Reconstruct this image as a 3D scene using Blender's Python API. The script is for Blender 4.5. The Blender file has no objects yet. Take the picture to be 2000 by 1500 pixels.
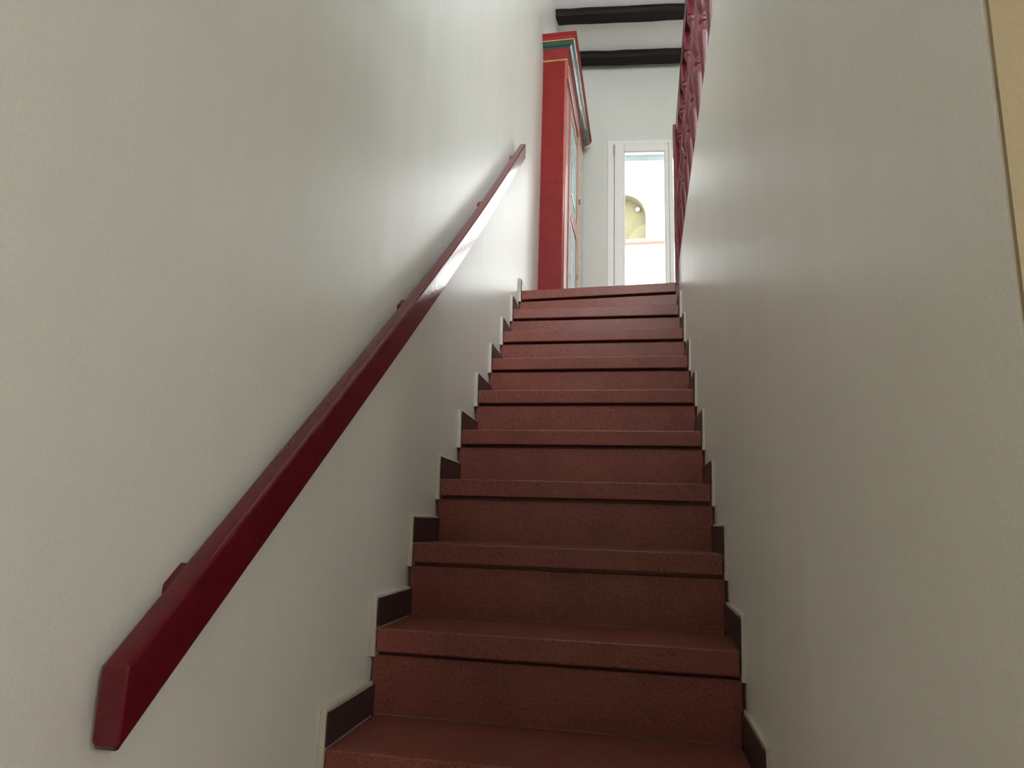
import bpy, bmesh, math, random
from mathutils import Vector, Matrix
random.seed(7)
scene = bpy.context.scene
COL = scene.collection

# ------------------------------------------------------------------ camera
YAW, PITCH, ROLL = -0.19311943878235702, 0.19785588780363098, 0.03145420602300428
def cam_axes():
    cy, sy = math.cos(YAW), math.sin(YAW); cp, sp = math.cos(PITCH), math.sin(PITCH)
    cr, sr = math.cos(ROLL), math.sin(ROLL)
    f = Vector((sy*cp, cy*cp, sp)); rt = Vector((cy, -sy, 0)); up = rt.cross(f)
    return rt*cr + up*sr, up*cr - rt*sr, f
cam = bpy.data.cameras.new('camera'); cam_o = bpy.data.objects.new('camera', cam); COL.objects.link(cam_o)
_r, _u, _f = cam_axes()
cam_o.matrix_world = Matrix(((_r.x, _u.x, -_f.x, 0.66517), (_r.y, _u.y, -_f.y, -3.58914), (_r.z, _u.z, -_f.z, -1.26686), (0, 0, 0, 1)))
cam.sensor_width = 36.0; cam.lens = 1345.749/2000*36.0; cam.clip_start = 0.02; cam.clip_end = 200
scene.camera = cam_o

# ------------------------------------------------------------------ world, sun, exposure
world = bpy.data.worlds.new('sky'); scene.world = world; world.use_nodes = True
wn = world.node_tree; wn.nodes.clear()
wo = wn.nodes.new('ShaderNodeOutputWorld'); wb = wn.nodes.new('ShaderNodeBackground')
wb.inputs['Color'].default_value = (0.92, 0.97, 1.0, 1); wb.inputs['Strength'].default_value = 10.5
wn.links.new(wb.outputs[0], wo.inputs[0])
sun = bpy.data.lights.new('sun', 'SUN'); sun.energy = 12.0; sun.angle = 0.01; sun.color = (1.0, 0.96, 0.9)
sun_o = bpy.data.objects.new('sun', sun); COL.objects.link(sun_o)
sun_o.rotation_euler = Vector((0.85, 0.42, -0.80)).to_track_quat('-Z', 'Y').to_euler()     # from the left and behind, grazing the house across the way
def portal(name, loc, rot, sx, sy):
    l = bpy.data.lights.new(name, 'AREA'); l.shape = 'RECTANGLE'; l.size = sx; l.size_y = sy
    l.cycles.is_portal = True
    o = bpy.data.objects.new(name, l); COL.objects.link(o); o.location = loc; o.rotation_euler = rot
portal('portal_door', (0.9, 2.62, 1.1), (math.radians(-90), 0, 0), 1.2, 2.2)
portal('portal_gallery', (1.25, -3.32, 1.65), (math.radians(90), 0, 0), 2.5, 2.3)
vs = scene.view_settings
vs.view_transform = 'Standard'; vs.look = 'None'; vs.gamma = 1.0; vs.exposure = 0.12
try: vs.use_curve_mapping = False
except Exception: pass
scene.cycles.use_denoising = True
scene.cycles.max_bounces = 10; scene.cycles.diffuse_bounces = 7
scene.cycles.sample_clamp_indirect = 8.0

# ------------------------------------------------------------------ materials
def nt(name):
    m = bpy.data.materials.new(name); m.use_nodes = True
    t = m.node_tree; b = t.nodes['Principled BSDF']
    return m, t, b
def tex_coord(t, scale=(1,1,1)):
    tc = t.nodes.new('ShaderNodeTexCoord'); mp = t.nodes.new('ShaderNodeMapping')
    mp.inputs['Scale'].default_value = scale
    t.links.new(tc.outputs['Object'], mp.inputs['Vector']); return mp.outputs['Vector']
def noise(t, vec, scale, detail=4, rough=0.55):
    n = t.nodes.new('ShaderNodeTexNoise'); n.inputs['Scale'].default_value = scale
    n.inputs['Detail'].default_value = detail; n.inputs['Roughness'].default_value = rough
    t.links.new(vec, n.inputs['Vector']); return n.outputs['Fac']
def ramp(t, fac, stops):
    r = t.nodes.new('ShaderNodeValToRGB'); e = r.color_ramp.elements
    e[0].position, e[0].color = stops[0][0], (*stops[0][1], 1)
    e[1].position, e[1].color = stops[-1][0], (*stops[-1][1], 1)
    for p, c in stops[1:-1]:
        x = e.new(p); x.color = (*c, 1)
    t.links.new(fac, r.inputs['Fac']); return r.outputs['Color']
def mix(t, fac, a, b, mode='MIX'):
    n = t.nodes.new('ShaderNodeMix'); n.data_type = 'RGBA'; n.blend_type = mode
    if isinstance(fac, float): n.inputs[0].default_value = fac
    else: t.links.new(fac, n.inputs[0])
    for i, v in ((6, a), (7, b)):
        if isinstance(v, tuple): n.inputs[i].default_value = (*v, 1)
        else: t.links.new(v, n.inputs[i])
    return n.outputs[2]
def bump(t, b, h, strength, dist):
    n = t.nodes.new('ShaderNodeBump'); n.inputs['Strength'].default_value = strength
    n.inputs['Distance'].default_value = dist
    t.links.new(h, n.inputs['Height']); t.links.new(n.outputs['Normal'], b.inputs['Normal']); return n
def add(t, a, b, op='ADD', k=None):
    n = t.nodes.new('ShaderNodeMath'); n.operation = op
    t.links.new(a, n.inputs[0])
    if k is not None: n.inputs[1].default_value = k
    else: t.links.new(b, n.inputs[1])
    return n.outputs[0]

def plaster(name, c1, c2, rough=0.5, bstr=0.35, spec=0.4, bd=0.004):
    m, t, b = nt(name); v = tex_coord(t); vst = tex_coord(t, (1, 2.5, 0.5))
    n1 = noise(t, v, 1.3, 4); n2 = noise(t, vst, 3.0, 5, 0.6)
    fac = add(t, add(t, n1, None, 'MULTIPLY', 0.5), add(t, n2, None, 'MULTIPLY', 0.5))
    gr = ramp(t, noise(t, v, 330, 1), [(0.3, (0.93, 0.93, 0.93)), (0.7, (1.0, 1.0, 1.0))])
    t.links.new(mix(t, 1.0, ramp(t, fac, [(0.35, c1), (0.65, c2)]), gr, 'MULTIPLY'), b.inputs['Base Color'])
    b.inputs['Roughness'].default_value = rough; b.inputs['Specular IOR Level'].default_value = spec
    hv = tex_coord(t, (1, 1.6, 0.7))
    h = add(t, add(t, noise(t, hv, 7, 4, 0.5), None, 'MULTIPLY', 1.0), add(t, noise(t, v, 120, 2), None, 'MULTIPLY', 0.10))
    bump(t, b, h, bstr, bd); return m
M = {}
M['plaster'] = plaster('plaster_white', (0.73, 0.725, 0.66), (0.79, 0.785, 0.725), 0.36, 0.22, 0.5, 0.006)
M['lamplit'] = plaster('plaster_lamplit', (0.31, 0.245, 0.138), (0.35, 0.28, 0.162), 0.7)  # yellow of warm lamp light painted into the plaster colour
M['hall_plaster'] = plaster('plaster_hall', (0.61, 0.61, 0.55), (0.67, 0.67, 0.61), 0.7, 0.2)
M['ceiling'] = plaster('ceiling_plaster', (0.86, 0.88, 0.87), (0.90, 0.92, 0.91), 0.8, 0.2)
M['facade'] = plaster('facade_limewash', (0.62, 0.62, 0.61), (0.68, 0.68, 0.67), 0.9, 0.3)

def granite():
    m, t, b = nt('red_granite'); v = tex_coord(t)
    n1 = noise(t, v, 260, 3, 0.7); n2 = noise(t, v, 9, 4, 0.6); n3 = noise(t, v, 170, 3, 0.7)
    base = ramp(t, n2, [(0.3, (0.155, 0.040, 0.028)), (0.7, (0.205, 0.056, 0.040))])
    c = mix(t, ramp(t, n1, [(0.52, (0, 0, 0)), (0.68, (1, 1, 1))]), base, (0.24, 0.12, 0.09))
    c = mix(t, ramp(t, n3, [(0.56, (0, 0, 0)), (0.66, (0.8, 0.8, 0.8))]), c, (0.06, 0.02, 0.015))
    t.links.new(c, b.inputs['Base Color'])
    b.inputs['Roughness'].default_value = 0.34; b.inputs['Specular IOR Level'].default_value = 0.28
    bump(t, b, n3, 0.08, 0.001); return m
M['granite'] = granite()

def paint(name, c, rough=0.3, var=0.15, spec=0.5, coat=0.0, bs=0.1, scale=18):
    m, t, b = nt(name); v = tex_coord(t); n = noise(t, v, scale, 4)
    d = tuple(x*(1-var) for x in c); e = tuple(min(1, x*(1+var)) for x in c)
    t.links.new(ramp(t, n, [(0.3, d), (0.7, e)]), b.inputs['Base Color'])
    b.inputs['Roughness'].default_value = rough; b.inputs['Specular IOR Level'].default_value = spec
    b.inputs['Coat Weight'].default_value = coat; b.inputs['Coat Roughness'].default_value = 0.08
    bump(t, b, noise(t, v, scale*2.2, 3), bs, 0.003); return m
M['rail_red'] = paint('oxblood_gloss', (0.105, 0.006, 0.012), 0.15, 0.12, 0.3, 0.08, 0.16, 30)
M['bal_red'] = paint('rose_red_paint', (0.092, 0.008, 0.0135), 0.24, 0.12, 0.4, 0.1, 0.05)
M['cab_red'] = paint('cabinet_red', (0.185, 0.014, 0.012), 0.5, 0.12, 0.15, 0, 0.08)
M['cab_dark'] = paint('cabinet_dark_red', (0.17, 0.028, 0.022), 0.4, 0.12, 0.4)
M['cab_rose'] = paint('cabinet_rose', (0.42, 0.12, 0.10), 0.22, 0.12, 0.5, 0.3)
M['gold'] = paint('cabinet_gold_line', (0.50, 0.26, 0.09), 0.4, 0.15)
M['green'] = paint('cabinet_green', (0.015, 0.055, 0.040), 0.22, 0.2, 0.5, 0.3)
M['white_frame'] = paint('white_lacquer', (0.74, 0.73, 0.69), 0.35, 0.03, 0.4, 0, 0.02)
M['tile'] = paint('dark_tile', (0.030, 0.022, 0.020), 0.3, 0.3, 0.5, 0, 0.1, 40)
M['mortar'] = plaster('mortar_cream', (0.45, 0.40, 0.32), (0.60, 0.55, 0.46), 0.8, 0.6)
M['grout'] = paint('dull_grout', (0.16, 0.12, 0.10), 0.8)
M['black'] = paint('black_iron', (0.01, 0.01, 0.012), 0.4)
M['steel'] = paint('grey_metal', (0.45, 0.44, 0.40), 0.35)
M['shutter'] = paint('shutter_pale_blue', (0.33, 0.42, 0.44), 0.5, 0.05)
M['terracotta'] = paint('terracotta', (0.19, 0.068, 0.05), 0.7, 0.15)
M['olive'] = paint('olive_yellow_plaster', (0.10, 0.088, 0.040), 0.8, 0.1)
M['cream'] = paint('cream', (0.8, 0.78, 0.7), 0.5, 0.05)

def floral(name, base, leaf, flower, scale):
    m, t, b = nt(name); v = tex_coord(t)
    w = t.nodes.new('ShaderNodeTexVoronoi'); w.inputs['Scale'].default_value = scale; w.inputs['Randomness'].default_value = 0.9
    nv = t.nodes.new('ShaderNodeTexNoise'); nv.inputs['Scale'].default_value = scale*0.8; t.links.new(v, nv.inputs['Vector'])
    a = t.nodes.new('ShaderNodeMix'); a.data_type = 'VECTOR'; a.inputs[0].default_value = 0.12
    t.links.new(v, a.inputs[4]); t.links.new(nv.outputs['Color'], a.inputs[5]); t.links.new(a.outputs[1], w.inputs['Vector'])
    c = mix(t, ramp(t, w.outputs['Distance'], [(0.22, (1, 1, 1)), (0.30, (0, 0, 0))]), base, leaf)
    c = mix(t, ramp(t, w.outputs['Distance'], [(0.08, (1, 1, 1)), (0.14, (0, 0, 0))]), c, flower)
    t.links.new(c, b.inputs['Base Color']); b.inputs['Roughness'].default_value = 0.22
    b.inputs['Coat Weight'].default_value = 0.4; b.inputs['Coat Roughness'].default_value = 0.1
    return m
M['floral_blue'] = floral('painted_blue_panel', (0.33, 0.50, 0.50), (0.05, 0.14, 0.10), (0.6, 0.5, 0.35), 9)
M['floral_cream'] = floral('painted_cream_post', (0.62, 0.52, 0.36), (0.30, 0.10, 0.05), (0.5, 0.3, 0.1), 10)

def wood():
    m, t, b = nt('dark_beam_wood'); v = tex_coord(t, (0.6, 7, 7)); v2 = tex_coord(t)
    n = noise(t, v, 5, 6, 0.65)
    t.links.new(ramp(t, n, [(0.3, (0.003, 0.0022, 0.002)), (0.7, (0.014, 0.0095, 0.0075))]), b.inputs['Base Color'])
    b.inputs['Roughness'].default_value = 0.6; b.inputs['Specular IOR Level'].default_value = 0.2
    bump(t, b, n, 0.6, 0.01); return m
M['wood'] = wood()
def glass():                             # thin clear pane: straight-through light plus a faint mirror
    m, t, b = nt('window_glass'); t.nodes.remove(b)
    tr = t.nodes.new('ShaderNodeBsdfTransparent'); gl = t.nodes.new('ShaderNodeBsdfGlossy'); gl.inputs['Roughness'].default_value = 0.02
    lw = t.nodes.new('ShaderNodeFresnel'); lw.inputs['IOR'].default_value = 1.25
    mx = t.nodes.new('ShaderNodeMixShader'); t.links.new(lw.outputs[0], mx.inputs[0])
    t.links.new(tr.outputs[0], mx.inputs[1]); t.links.new(gl.outputs[0], mx.inputs[2])
    t.links.new(mx.outputs[0], t.nodes['Material Output'].inputs['Surface'])
    return m
M['glass'] = glass()
def lamp_mat():
    m, t, b = nt('lamp_glow')
    b.inputs['Base Color'].default_value = (0.9, 0.85, 0.75, 1)
    b.inputs['Emission Color'].default_value = (1.0, 0.98, 0.93, 1); b.inputs['Emission Strength'].default_value = LAMP
    return m
LAMP = 76.0
M['lamp'] = lamp_mat()

# ------------------------------------------------------------------ mesh helpers
def obj(name, bm, mat, parent=None, smooth=False):
    bmesh.ops.recalc_face_normals(bm, faces=bm.faces)
    me = bpy.data.meshes.new(name); bm.to_mesh(me); bm.free()
    if mat: me.materials.append(M[mat])
    if smooth:
        for p in me.polygons: p.use_smooth = True
    o = bpy.data.objects.new(name, me); COL.objects.link(o)
    if parent:
        o.parent = parent; o.matrix_parent_inverse = parent.matrix_world.inverted()
    return o
def thing(name, label, cat, loc=(0, 0, 0), group=None, kind=None):
    o = bpy.data.objects.new(name, None); COL.objects.link(o); o.location = loc
    o.matrix_world = Matrix.Translation(loc); o.empty_display_size = 0.1
    if label: o['label'] = label
    if cat: o['category'] = cat
    if group: o['group'] = group
    if kind: o['kind'] = kind
    return o
def structure(o, label=None):
    o['kind'] = 'structure'
    if label: o['label'] = label
    return o
def hexa(bm, c, bev=0.0, seg=2):
    """c: 8 corners, bottom ring 0-3 then top ring 4-7"""
    v = [bm.verts.new(p) for p in c]
    fs = [bm.faces.new([v[i] for i in q]) for q in ((3,2,1,0),(4,5,6,7),(0,1,5,4),(1,2,6,5),(2,3,7,6),(3,0,4,7))]
    if bev > 0:
        es = set(e for f in fs for e in f.edges)
        bmesh.ops.bevel(bm, geom=list(es), offset=bev, segments=seg, affect='EDGES', profile=0.5)
def box(bm, x0, x1, y0, y1, z0, z1, bev=0.0, seg=2):
    hexa(bm, [(x0,y0,z0),(x1,y0,z0),(x1,y1,z0),(x0,y1,z0),(x0,y0,z1),(x1,y0,z1),(x1,y1,z1),(x0,y1,z1)], bev, seg)
def boxo(name, mat, parent, *a, **k):
    bm = bmesh.new(); box(bm, *a, **k); return obj(name, bm, mat, parent)
def hexo(name, mat, parent, c, **k):
    bm = bmesh.new(); hexa(bm, c, **k); return obj(name, bm, mat, parent)
def lathe(bm, prof, cx, cy, seg=20):
    rings = []
    for r, z in prof:
        rings.append([bm.verts.new((cx+r*math.cos(2*math.pi*i/seg), cy+r*math.sin(2*math.pi*i/seg), z)) for i in range(seg)])
    for a, b in zip(rings, rings[1:]):
        for i in range(seg): bm.faces.new((a[i], a[(i+1)%seg], b[(i+1)%seg], b[i]))
    bm.faces.new(list(reversed(rings[0]))); bm.faces.new(rings[-1])

# ------------------------------------------------------------------ layout numbers (metres; landing floor at z = 0, stair nosing at y = 0)
G, R = 0.247638, 0.19                    # going and rise
OVER, SLAB = 0.0155, 0.052
NSTEP = 15
FLOOR_Z = -NSTEP*R
def xl(y): return -0.024094*y            # left end of the treads
def xr(y): return 0.83233 - 0.014061*y   # right end of the treads
WL, WR = 0.018, 0.013                    # wall set back behind the skirting
CEIL = 3.035
Y_END = -3.137                           # near end of the right stair wall
XE = 3.4                                 # far right wall of hall and lower room
YB = -6.4                                # wall behind the camera

def prism_y(bm, pts, y0, y1):            # pts: (x,z) polygon extruded along y
    a = [bm.verts.new((x, y0, z)) for x, z in pts]; b = [bm.verts.new((x, y1, z)) for x, z in pts]
    bm.faces.new(a); bm.faces.new(list(reversed(b)))
    for i in range(len(pts)):
        j = (i+1) % len(pts); bm.faces.new((a[i], a[j], b[j], b[i]))

# ------------------------------------------------------------------ the setting
def wall_left():
    bm = bmesh.new(); y0, y1 = YB-0.2, 2.75
    hexa(bm, [(-0.4, y0, FLOOR_Z-0.2), (xl(y0)-WL, y0, FLOOR_Z-0.2), (xl(y1)-WL, y1, FLOOR_Z-0.2), (-0.4, y1, FLOOR_Z-0.2),
              (-0.4, y0, CEIL+0.2), (xl(y0)-WL, y0, CEIL+0.2), (xl(y1)-WL, y1, CEIL+0.2), (-0.4, y1, CEIL+0.2)])
    structure(obj('wall_left', bm, 'plaster'), 'white plastered stair wall on the handrail side')
wall_left()
RT = 0.12                                # top of the right wall, which carries the balustrade
def wall_right():
    bm = bmesh.new(); y0, y1 = Y_END, -0.005; xo = 1.02; ny, nz = 24, 14
    g = []
    for i in range(ny+1):
        y = y0 + (y1-y0)*i/ny; row = []
        for j in range(nz+1):
            t = j/nz; z = FLOOR_Z + (RT-FLOOR_Z)*t
            s = max(0.0, (z+1.0)/(RT+1.0))**1.5          # only the top leans over to the line of the balustrade
            top = 0.8585 + (0.8525-0.8585)*i/ny
            row.append(bm.verts.new((xr(y)+WR + (top-xr(y)-WR)*s, y, z)))
        g.append(row)
    for i in range(ny):
        for j in range(nz): bm.faces.new((g[i][j], g[i][j+1], g[i+1][j+1], g[i+1][j]))
    A, B = bm.verts.new((xo, y0, FLOOR_Z)), bm.verts.new((xo, y0, RT)); Cc, D = bm.verts.new((xo, y1, FLOOR_Z)), bm.verts.new((xo, y1, RT))
    bm.faces.new([A] + g[0] + [B]); bm.faces.new([Cc] + g[-1] + [D])
    bm.faces.new([B] + [r[-1] for r in g] + [D]); bm.faces.new([A] + [r[0] for r in g] + [Cc]); bm.faces.new((A, B, D, Cc))
    structure(obj('wall_right', bm, 'plaster'), 'white plastered stair wall carrying the red balustrade')
wall_right()
structure(boxo('wall_lower', 'lamplit', None, xr(Y_END)+WR+0.002, XE, Y_END-0.004, Y_END+0.12, FLOOR_Z, -0.2), 'ochre wall at the foot of the stairs, warm lamp glow painted in')
structure(boxo('wall_lower_right', 'hall_plaster', None, XE, XE+0.2, YB-0.2, Y_END+0.3, FLOOR_Z-0.2, -0.2))
structure(boxo('wall_lower_back', 'hall_plaster', None, -0.3, XE+0.2, YB-0.2, YB, FLOOR_Z-0.2, -0.2))
structure(boxo('floor_lower', 'granite', None, -0.3, XE+0.2, YB-0.2, Y_END+0.3, FLOOR_Z-0.15, FLOOR_Z))
structure(boxo('ceiling_lower', 'ceiling', None, -0.3, XE+0.2, YB-0.2, -2.66, -0.2, 0.0))  # unseen edge carried forward to shade the lower steps from gallery daylight
structure(boxo('floor', 'granite', None, -0.3, XE+0.2, 0.24, 2.75, -0.2, 0.0), 'red granite landing floor')
structure(boxo('floor_landing_edge', 'granite', None, xr(0.0)+0.001, 1.02, 0.0, 0.24, -0.2, 0.0), 'granite strip under the newel post')
structure(boxo('floor_gallery', 'granite', None, 1.02, XE+0.2, -2.66, 0.24, -0.2, 0.0), 'red granite gallery floor behind the balustrade')
structure(boxo('ceiling', 'ceiling', None, -0.4, XE+0.2, -3.4, 2.9, CEIL, CEIL+0.2), 'white plaster ceiling of the upper hall')
def wall_gallery():                      # closes the stairwell above the camera; unseen window added to light upper steps
    bm = bmesh.new(); a, b = -3.3, -3.1
    box(bm, -0.3, 0.0, a, b, -0.2, CEIL); box(bm, 2.5, XE+0.2, a, b, -0.2, CEIL)
    box(bm, 0.0, 2.5, a, b, -0.2, 0.5); box(bm, 0.0, 2.5, a, b, 2.8, CEIL)
    structure(obj('wall_gallery', bm, 'hall_plaster'))
wall_gallery()
def fill_window_gallery():  # window made up out of view to throw daylight on the upper risers
    w = thing('fill_window_1', 'wide white window of the gallery above the viewer', None, (1.25, -3.2, 0.5), kind='structure')
    bm = bmesh.new()
    for x0, x1, z0, z1 in ((0.0, 0.05, 0.5, 2.8), (2.45, 2.5, 0.5, 2.8), (1.225, 1.275, 0.55, 2.75), (0.05, 2.45, 0.5, 0.55), (0.05, 2.45, 2.75, 2.8)):
        box(bm, x0, x1, -3.24, -3.18, z0, z1, 0.004)
    f = obj('fill_window_frame', bm, 'white_frame', w)
    for x0, x1 in ((0.05, 1.225), (1.275, 2.45)): boxo('pane', 'glass', f, x0, x1, -3.213, -3.207, 0.55, 2.75)
fill_window_gallery()
structure(boxo('wall_under_landing', 'hall_plaster', None, -0.3, XE+0.2, 0.30, 0.5, FLOOR_Z-0.2, -0.2))
structure(boxo('wall_hall_right', 'hall_plaster', None, XE, XE+0.2, -3.3, 2.75, -0.2, CEIL))

# back wall, a little askew, with the opening of the glazed door
SK = 0.09
def yb(x): return 2.2685 + SK*x
def skew_box(bm, x0, x1, d0, d1, z0, z1, bev=0.0, seg=1):
    hexa(bm, [(x0, yb(x0)+d0, z0), (x1, yb(x1)+d0, z0), (x1, yb(x1)+d1, z0), (x0, yb(x0)+d1, z0),
              (x0, yb(x0)+d0, z1), (x1, yb(x1)+d0, z1), (x1, yb(x1)+d1, z1), (x0, yb(x0)+d1, z1)], bev, seg)
def skewo(name, mat, parent, *a, **k):
    bm = bmesh.new(); skew_box(bm, *a, **k); return obj(name, bm, mat, parent)
DX0, DX1, DZ = 0.349, 1.45, 2.235
def wall_back():
    bm = bmesh.new()
    skew_box(bm, -0.3, DX0, 0, 0.24, -0.2, CEIL); skew_box(bm, DX1, XE+0.1, 0, 0.24, -0.2, CEIL)
    skew_box(bm, DX0, DX1, 0, 0.24, DZ, CEIL)
    structure(obj('wall_back', bm, 'hall_plaster'), 'white back wall of the upper hall with the glazed door')
wall_back()

# ------------------------------------------------------------------ glazed double door
def door():
    d = thing('door_1', 'white glazed double door at the head of the stairs', None, (0.9, yb(0.9), 0), kind='structure')
    bm = bmesh.new()
    skew_box(bm, DX0, 0.408, -0.012, 0.07, 0, DZ, 0.003); skew_box(bm, 1.392, DX1, -0.012, 0.07, 0, DZ, 0.003)
    skew_box(bm, 0.408, 1.392, -0.012, 0.07, 2.20, DZ, 0.003)
    skew_box(bm, 0.40, 0.425, 0.048, 0.070, 0, DZ); skew_box(bm, 1.375, 1.40, 0.048, 0.070, 0, DZ); skew_box(bm, 0.408, 1.392, 0.048, 0.070, 2.19, DZ); skew_box(bm, 0.885, 0.915, 0.048, 0.060, 0, 2.2)
    obj('door_frame', bm, 'white_frame', d)
    for a, b, g0, g1 in ((0.412, 0.899, 0.499, 0.866), (0.901, 1.388, 0.934, 1.301)):
        bm = bmesh.new()
        for q in ((a, g0, 0.02, 2.197), (g1, b, 0.02, 2.197), (g0, g1, 2.118, 2.197), (g0, g1, 0.02, 0.20)):
            skew_box(bm, q[0], q[1], -0.022, 0.045, q[2], q[3], 0.004)
        s = obj('door_leaf', bm, 'white_frame', d)
        skewo('pane', 'glass', s, g0-0.005, g1+0.005, 0.012, 0.018, 0.195, 2.122)
        bm = bmesh.new()
        for q in ((g0, g0+0.008, 0.2, 2.118), (g1-0.008, g1, 0.2, 2.118), (g0, g1, 2.110, 2.118), (g0, g1, 0.2, 0.208)):
            skew_box(bm, q[0], q[1], -0.008, 0.012, q[2], q[3])
        obj('glazing_bead', bm, 'white_frame', s)
    for x in (0.410, 1.390):
        for z in (0.25, 2.13):
            bm = bmesh.new(); lathe(bm, [(0.007, z-0.05), (0.008, z-0.048), (0.008, z+0.048), (0.007, z+0.05)], x, yb(x)-0.026, 10)
            obj('hinge', bm, 'steel', d, True)
    # foot of the rolled-up shutter outside
    for i in range(3):
        skewo('shutter_slat', 'shutter', d, DX0+0.02, DX1-0.02, 0.155, 0.170, 2.172+0.034*i-0.055, 2.202+0.034*i-0.055, bev=0.004)
door()

# ------------------------------------------------------------------ staircase
def staircase():
    st = thing('staircase', 'straight red granite staircase between two white walls', 'staircase', (0.43, -NSTEP*G, FLOOR_Z))
    for k in range(NSTEP):
        yf = -k*G; yk = yf + G + OVER + 0.004; z = -k*R
        yl, yr = yf, yf
        if k == 0: yl, yr, yk = 0.015, -0.040, 0.25
        zt = z
        j = random.uniform(-0.0012, 0.0012)
        bm = bmesh.new()
        hexa(bm, [(xl(yl), yl, zt-SLAB), (xr(yr), yr, zt-SLAB), (xr(yk), yk, zt-SLAB), (xl(yk), yk, zt-SLAB),
                  (xl(yl), yl, zt+j*0), (xr(yr), yr, zt), (xr(yk), yk, zt), (xl(yk), yk, zt)], bev=0.0035, seg=3)
        obj('tread', bm, 'granite', st)
        # riser under this tread's nosing, standing on the tread below
        yo = OVER
        a, b = xl(yl)-0.012, xr(yr)+0.006
        hexo('riser', 'granite', st, [(a, yl+yo, z-R), (b, yr+yo, z-R), (b, yr+yo+0.02, z-R), (a, yl+yo+0.02, z-R),
              (a, yl+yo, z-SLAB-0.009), (b, yr+yo, z-SLAB-0.009), (b, yr+yo+0.02, z-SLAB-0.009), (a, yl+yo+0.02, z-SLAB-0.009)], bev=0.0015, seg=1)
        # thin cement joint where tread meets riser
        if 0 < k:
            yj = yf + G + OVER
            bm = bmesh.new(); box(bm, xl(yj), xr(yj), yj-0.0022, yj+0.004, z-0.001, z+0.0016)
            obj('joint', bm, 'grout', st)
    bm = bmesh.new(); pts = []
    for k in range(NSTEP):                     # stepped concrete core hidden under the slabs
        y = -k*G + OVER + (0.021 if k else 0.045)
        pts += [(y, -k*R-SLAB-0.001), (y, -(k+1)*R-SLAB-0.001)]
    pts += [(0.29, FLOOR_Z-0.06), (0.29, -SLAB-0.001)]
    a = [bm.verts.new((xl(y)-WL, y, z)) for y, z in pts]; b = [bm.verts.new((xr(y)+WR, y, z)) for y, z in pts]
    bm.faces.new(a); bm.faces.new(list(reversed(b)))
    for i in range(len(pts)):
        j = (i+1) % len(pts); bm.faces.new((a[i], a[j], b[j], b[i]))
    structure(obj('stair_core', bm, 'granite'), 'concrete core under the granite steps')
    return st
staircase()
# stepped skirting: one dark tile per step on a proud bed of mortar
def skirting():
    TH = 0.068
    for side in (-1, 1):
        b = thing('baseboard_left' if side < 0 else 'baseboard_right', 'stepped dark tile skirting along the %s stair wall' % ('left' if side < 0 else 'right'), None,
                  (0 if side < 0 else 0.85, -1.5, FLOOR_Z), kind='structure')
        for k in range(0, NSTEP):
            yf = -k*G; z = -k*R; y0 = yf+0.004; y1 = yf+G+OVER-0.001
            if k == 0: y0, y1 = 0.012, (0.77 if side < 0 else 0.06)
            if k == 0 and side > 0: continue
            j = random.uniform(-0.003, 0.003); h = z+TH+j; t = 0.0035
            xi = xl if side < 0 else xr
            def X(y, d): return xi(y) + side*d
            # mortar bed from wall to tile, slightly short of the tile's end
            wall = (WL if side < 0 else WR) + (0.0 if side < 0 else 0.006)
            c = []
            for zz, hh in ((z-SLAB-0.012, 0), (h+0.006, 1)):
                m = t + (0.003 if hh else 0.0)
                c += [(X(y0, m), y0-0.002, zz), (X(y0, wall), y0-0.002, zz), (X(y1, wall), y1, zz), (X(y1, m), y1, zz)]
            mb = None
            tl = hexo('skirting_tile', 'tile', b, [(X(y0, 0.0008), y0, z+0.001), (X(y0, t), y0, z+0.001), (X(y1, t), y1, z+0.001), (X(y1, 0.0008), y1, z+0.001),
                       (X(y0, 0.0008), y0, h), (X(y0, t), y0, h), (X(y1, t), y1, h+random.uniform(-.002, .002)), (X(y1, 0.0008), y1, h)], bev=0.0008, seg=1)
            hexo('mortar_bed', 'mortar', tl, c, bev=0.002, seg=2)
skirting()

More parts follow.
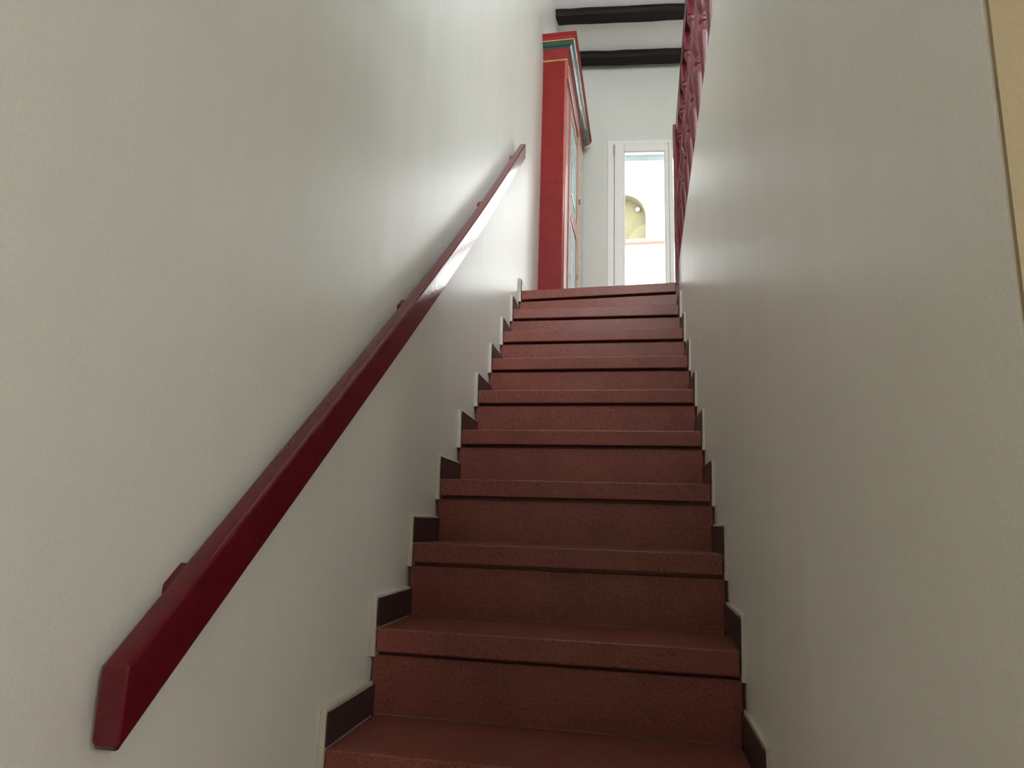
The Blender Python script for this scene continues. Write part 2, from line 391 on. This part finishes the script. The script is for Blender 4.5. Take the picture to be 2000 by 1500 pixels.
# ------------------------------------------------------------------ wall handrail (sagging plank on blocks)
def handrail():
    h = thing('handrail', 'glossy oxblood wooden handrail fixed along the left stair wall', 'handrail', (0.06, -1.75, -0.5))
    n = 40; ya, yz = -2.870, -0.218
    def zr(y):
        s = (y-ya)/(yz-ya); return -1.432 + (0.759+1.432)*s - 0.044*math.sin(math.pi*s**1.15)
    T = 0.092
    bm = bmesh.new(); rings = []
    bv = 0.006
    def sec(y):
        z = zr(y); o = lambda d: xl(y)+d
        f, b = 0.035, 0.000
        return [(o(b), y, z-T+bv), (o(b+bv*.7), y, z-T), (o(f-bv), y, z-T), (o(f-bv*.3), y, z-T+bv*.35), (o(f), y, z-T+bv*1.2), (o(f), y, z-bv*1.4), (o(f-bv*.3), y, z-bv*.4), (o(f-bv), y, z), (o(b+bv), y, z+0.001), (o(b), y, z-bv)]
    ys = [ya + (yz-ya)*i/n for i in range(n+1)]
    secs = [sec(y) for y in ys]
    # rounded tips
    def shrink(s, k, dy):
        cx = sum(p[0] for p in s)/len(s); cz = sum(p[2] for p in s)/len(s)
        return [(cx+(p[0]-cx)*k, p[1]+dy, cz+(p[2]-cz)*k) for p in s]
    secs = [shrink(secs[0], 0.86, -0.004)] + secs + [shrink(secs[-1], 0.8, 0.006)]
    for s in secs: rings.append([bm.verts.new(p) for p in s])
    for a, b in zip(rings, rings[1:]):
        m = len(a)
        for i in range(m): bm.faces.new((a[i], a[(i+1)%m], b[(i+1)%m], b[i]))
    bm.faces.new(rings[0]); bm.faces.new(rings[-1])
    o = obj('rail', bm, 'rail_red', h, True)
    md = o.modifiers.new('ws', 'WEIGHTED_NORMAL'); md.keep_sharp = True
    for y in (-2.742, -1.925, -1.065, -0.390):
        z = zr(y); s = 0.80; d = 0.017
        c = []
        for zz in (-0.070, -0.016):
            c += [(xl(y)-WL-0.004, y-d, z+zz-s*d), (xl(y)+0.004, y-d, z+zz-s*d), (xl(y)+0.004, y+d, z+zz+s*d), (xl(y)-WL-0.004, y+d, z+zz+s*d)]
        hexo('bracket', 'rail_red', h, c, bev=0.003)
handrail()

# ------------------------------------------------------------------ balustrade on top of the right wall
XB = 0.873
def balustrade():
    B = thing('balustrade', 'rose red turned balustrade standing on top of the right stair wall', 'balustrade', (XB, -1.2, RT))
    z0, z1 = RT, 0.885
    prof = [(0.016, z0), (0.016, z0+.012), (0.0125, z0+.02), (0.0115, z0+.05), (0.013, z0+.09), (0.017, z0+.14), (0.0215, z0+.19), (0.0265, z0+.225), (0.0265, z0+.245), (0.021, z0+.265), (0.015, z0+.278),
            (0.0135, 0.404), (0.0185, 0.408), (0.0195, 0.416), (0.0185, 0.424), (0.0135, 0.428), (0.0145, 0.436),
            (0.020, 0.448), (0.0265, 0.468), (0.0275, 0.490), (0.025, 0.525), (0.019, 0.57), (0.0140, 0.62), (0.0110, 0.665),
            (0.0125, 0.682), (0.017, 0.686), (0.018, 0.693), (0.017, 0.700), (0.0125, 0.704), (0.0115, 0.72), (0.0125, 0.745), (0.018, 0.760), (0.0185, 0.766),
            (0.0225, 0.770), (0.024, 0.778), (0.024, 0.786), (0.0225, 0.794), (0.019, 0.797)]
    mesh = None
    for i in range(11):
        y = -0.13 - 0.223*i
        if mesh is None:
            bm = bmesh.new(); lathe(bm, prof, 0, 0, 20)
            bmesh.ops.recalc_face_normals(bm, faces=bm.faces)
            mesh = bpy.data.meshes.new('baluster'); bm.to_mesh(mesh); bm.free(); mesh.materials.append(M['bal_red'])
            for p in mesh.polygons: p.use_smooth = len(p.vertices) == 4
            bm = bmesh.new(); box(bm, -0.021, 0.021, -0.021, 0.021, 0.795, z1+0.004, 0.003)
            bmesh.ops.recalc_face_normals(bm, faces=bm.faces)
            mb = bpy.data.meshes.new('top_block'); bm.to_mesh(mb); bm.free(); mb.materials.append(M['bal_red'])
        o = bpy.data.objects.new('baluster', mesh); COL.objects.link(o); o.parent = B
        o.matrix_parent_inverse = B.matrix_world.inverted(); o.location = (XB, y, 0)
        t = bpy.data.objects.new('top_block', mb); COL.objects.link(t); t.parent = o
    # moulded hand rail
    bm = bmesh.new(); zt = 0.935
    prism_y(bm, [(XB-0.020, z1), (XB+0.020, z1), (XB+0.024, z1+0.010), (XB+0.018, z1+0.016), (XB+0.026, z1+0.026), (XB+0.026, zt-0.010), (XB+0.018, zt), (XB-0.018, zt), (XB-0.026, zt-0.010), (XB-0.026, z1+0.026), (XB-0.018, z1+0.016), (XB-0.024, z1+0.010)], -2.62, 0.03)
    obj('top_rail', bm, 'bal_red', B)
    # newel post with a cap
    bm = bmesh.new(); box(bm, XB-0.040, XB+0.040, 0.0, 0.085, 0.0, 0.945, 0.004)
    n = obj('newel_post', bm, 'rail_red', B)
    return B
balustrade()

# ------------------------------------------------------------------ painted cupboard against the left wall
def cupboard():
    y0, y1, xf, zt = 0.80, 2.09, 0.130, 2.005
    def xbk(y): return xl(y)-WL+0.002
    xb = xbk(y0)
    C = thing('painted_cupboard', 'tall red painted folk cupboard with green cornice at the stair head', 'cupboard', (0.05, 1.45, 0.0))
    boxo('side_panel', 'cab_red', C, xb, xf-0.010, y0, y0+0.022, 0.06, zt, bev=0.001)
    bm = bmesh.new(); lathe(bm, [(0.011, 0.075), (0.011, zt-0.002)], xf-0.003, y0+0.009, 16); obj('corner_bead', bm, 'cab_rose', C, True)
    boxo('side_panel', 'cab_red', C, xb, xf, y1-0.022, y1, 0.06, zt, bev=0.002)
    boxo('back_panel', 'cab_dark', C, xb, xb+0.012, y0+0.022, y1-0.022, 0.06, zt)
    boxo('plinth', 'cab_dark', C, xb, xf+0.015, y0-0.012, y1+0.012, 0.0, 0.075, bev=0.004)
    # front: corner post, door, corner post
    boxo('front_post', 'cab_rose', C, xf-0.03, xf+0.004, y0+0.020, y0+0.20, 0.075, zt, bev=0.002)
    p2 = boxo('front_post', 'floral_cream', C, xf-0.03, xf+0.008, 1.75, y1, 0.075, zt, bev=0.004)
    boxo('front_post_edge', 'gold', C, xf+0.004, xf+0.011, 1.752, 1.772, 0.09, zt-0.13, bev=0.003)
    boxo('lock_plate', 'black', C, xf+0.006, xf+0.018, 1.765, 1.80, 1.37, 1.405, bev=0.002)
    boxo('top_rail', 'cab_rose', C, xf-0.03, xf+0.004, y0+0.20, 1.75, 1.885, zt, bev=0.003)
    boxo('bottom_rail', 'cab_red', C, xf-0.03, xf+0.004, y0+0.20, 1.75, 0.075, 0.16, bev=0.003)
    boxo('door_head_moulding', 'cab_rose', C, xf+0.004, xf+0.022, y0+0.03, 1.62, 1.885, 1.985, bev=0.006)
    d = boxo('cupboard_door', 'cab_dark', C, xf-0.028, xf-0.004, 1.002, 1.748, 0.163, 1.882)
    bm = bmesh.new()
    for a in ((1.06, 1.13, 0.17, 1.875), (1.62, 1.69, 0.17, 1.875)): box(bm, xf-0.006, xf+0.008, a[0], a[1], a[2], a[3], 0.003)
    for z in ((0.17, 0.26), (0.98, 1.10), (1.79, 1.875)): box(bm, xf-0.006, xf+0.008, 1.13, 1.62, z[0], z[1], 0.003)
    obj('door_frame', bm, 'cab_rose', d)
    for z in ((0.27, 0.97), (1.11, 1.78)):
        boxo('door_panel', 'floral_blue', d, xf-0.008, xf+0.003, 1.135, 1.615, z[0], z[1], bev=0.006)
        boxo('door_panel_field', 'floral_blue', d, xf+0.001, xf+0.010, 1.20, 1.55, z[0]+0.06, z[1]-0.06, bev=0.006)
    # cornice: lofted rectangular rings with three mitred sides
    def ring(bm, off, z):
        return [bm.verts.new(p) for p in ((xb, y0-off, z), (xf+off, y0-off, z), (xf+off, y1+off, z), (xb, y1+off, z))]
    def loft(name, mat, prof):
        bm = bmesh.new(); rs = [ring(bm, o, z) for o, z in prof]
        for a, b in zip(rs, rs[1:]):
            for i in range(4): bm.faces.new((a[i], a[(i+1)%4], b[(i+1)%4], b[i]))
        bm.faces.new(list(reversed(rs[0]))); bm.faces.new(rs[-1])
        return obj(name, bm, mat, C)
    loft('gold_line', 'gold', [(0.004, zt), (0.011, zt+0.002), (0.011, zt+0.008), (0.004, zt+0.010)])
    loft('frieze', 'cab_dark' if False else 'cab_red', [(0.005, zt+0.010), (0.010, zt+0.03), (0.021, zt+0.075), (0.024, zt+0.088)])
    loft('green_moulding', 'green', [(0.026, zt+0.088), (0.030, zt+0.094), (0.042, zt+0.100), (0.052, zt+0.112), (0.058, zt+0.120), (0.062, zt+0.122)])
    loft('gold_line', 'gold', [(0.062, zt+0.122), (0.066, zt+0.124), (0.066, zt+0.128)])
    loft('crown', 'cab_red', [(0.066, zt+0.128), (0.070, zt+0.134), (0.074, zt+0.150), (0.080, zt+0.158), (0.080, zt+0.176)])
cupboard()

# ------------------------------------------------------------------ ceiling beams
def beam(label, ya, yc, wdt, zb, xa):
    """rough-hewn beam whose near edge runs from (xa, ya) to the right, skewed like the back wall"""
    o = bpy.data.objects; bm = bmesh.new(); n = 26; rings = []
    xe = XE+0.05; rnd = random.Random(int(ya*1000))
    for i in range(n+1):
        x = xa + (xe-xa)*i/n; y = ya + (yc-ya)*(x-xa)
        j = [rnd.uniform(-0.006, 0.006) for _ in range(6)]
        e = 0.02 if i == 0 else 0
        rings.append([bm.verts.new(p) for p in ((x, y+j[0], CEIL+0.02), (x-0.012*(i == 0), y+j[1], zb+0.035+j[3]*.4), (x+e*.3, y+0.010+j[1], zb+0.004+j[2]*.3), (x+e, y+wdt-0.010+j[4], zb+j[3]*.4), (x+e, y+wdt+j[4], zb+0.015), (x, y+wdt+j[5], CEIL+0.02))])
    for a, b in zip(rings, rings[1:]):
        for i in range(6): bm.faces.new((a[i], a[(i+1)%6], b[(i+1)%6], b[i]))
    bm.faces.new(rings[0]); bm.faces.new(rings[-1])
    b = obj('ceiling_beam', bm, 'wood'); b['label'] = label; b['category'] = 'beam'; b['group'] = 'rough dark beams under the hall ceiling'
    return b
beam('rough dark wooden ceiling beam nearer the stairs, its left end in full view', 1.50, 1.585, 0.130, 2.97, xl(1.5)-WL-0.004)
beam('rough dark wooden ceiling beam against the back wall, its left end behind the cupboard', 2.055, 2.145, 0.140, 2.97, xl(2.1)-WL-0.004)

# ------------------------------------------------------------------ house across the way
def neighbour():
    N = thing('neighbour_house', 'sunlit white house with an arched opening seen through the glazed door', 'building', (0.5, 7.0, FLOOR_Z-8))
    Y = 7.0; cx, cz, r = 0.34, 3.672, 0.372; zb0, zb1 = FLOOR_Z-8, 10.0
    # facade with arched hole, front face polygon strip extruded back
    bm = bmesh.new(); seg = 24
    arc = [(cx+r*math.cos(math.pi*i/seg), cz+r*math.sin(math.pi*i/seg)) for i in range(seg+1)]   # right to left
    lz = 3.235
    loop = [(cx+r, lz)] + arc + [(cx-r, lz)]
    def face_ring(y):
        return [bm.verts.new((x, y, z)) for x, z in loop]
    a = face_ring(Y)
    # surrounding wall: fan quads to outer frame
    x0, x1 = -7.0, 8.0
    def out(p):
        dx, dz = p[0]-cx, p[1]-cz
        s = 1e9
        if dx > 1e-6: s = min(s, (x1-cx)/dx)
        if dx < -1e-6: s = min(s, (x0-cx)/dx)
        if dz > 1e-6: s = min(s, (zb1-cz)/dz)
        if dz < -1e-6: s = min(s, (zb0-cz)/dz)
        return (cx+dx*s, cz+dz*s)
    o = [bm.verts.new((out(p)[0], Y, out(p)[1])) for p in loop]
    for i in range(len(loop)-1): bm.faces.new((a[i], o[i], o[i+1], a[i+1]))
    bm.faces.new((a[-1], o[-1], o[0], a[0]))
    obj('wall', bm, 'facade', N)
    bm = bmesh.new(); a, b = face_ring(Y+0.001), face_ring(Y+0.22)
    for i in range(len(loop)-1): bm.faces.new((a[i], a[i+1], b[i+1], b[i]))
    bm.faces.new((a[-1], a[0], b[0], b[-1]))
    obj('arch_reveal', bm, 'olive', N)
    boxo('recess', 'olive', N, cx-0.6, cx+0.6, Y+0.22, Y+0.28, lz-0.2, cz+0.6)
    boxo('ledge', 'terracotta', N, x0, x1, Y-0.10, Y+0.3, 3.165, 3.233, bev=0.008)
    bm = bmesh.new(); bmesh.ops.create_uvsphere(bm, u_segments=12, v_segments=8, radius=0.035, matrix=Matrix.Translation((0.585, Y+0.17, 3.86)))
    obj('lamp_globe', bm, 'cream', N, True)
neighbour()
structure(boxo('ground_outside', 'terracotta', None, -9, 12, 2.9, 12, FLOOR_Z-8.2, FLOOR_Z-8.0))

# ------------------------------------------------------------------ pendant lamp of the lower room (behind the camera)
def pendant():
    P = thing('pendant_lamp', 'white globe pendant lamp in the lower room behind the viewer', 'lamp', (1.9, -4.7, -0.55))
    bm = bmesh.new(); bmesh.ops.create_uvsphere(bm, u_segments=24, v_segments=16, radius=0.14, matrix=Matrix.Translation((1.9, -4.7, -0.72)))
    obj('globe', bm, 'lamp', P, True)
    bm = bmesh.new(); lathe(bm, [(0.004, -0.59), (0.004, -0.22)], 1.9, -4.7, 8); obj('cord', bm, 'black', P)
    bm = bmesh.new(); lathe(bm, [(0.05, -0.225), (0.06, -0.2)], 1.9, -4.7, 20); obj('ceiling_rose', bm, 'cream', P)
pendant()
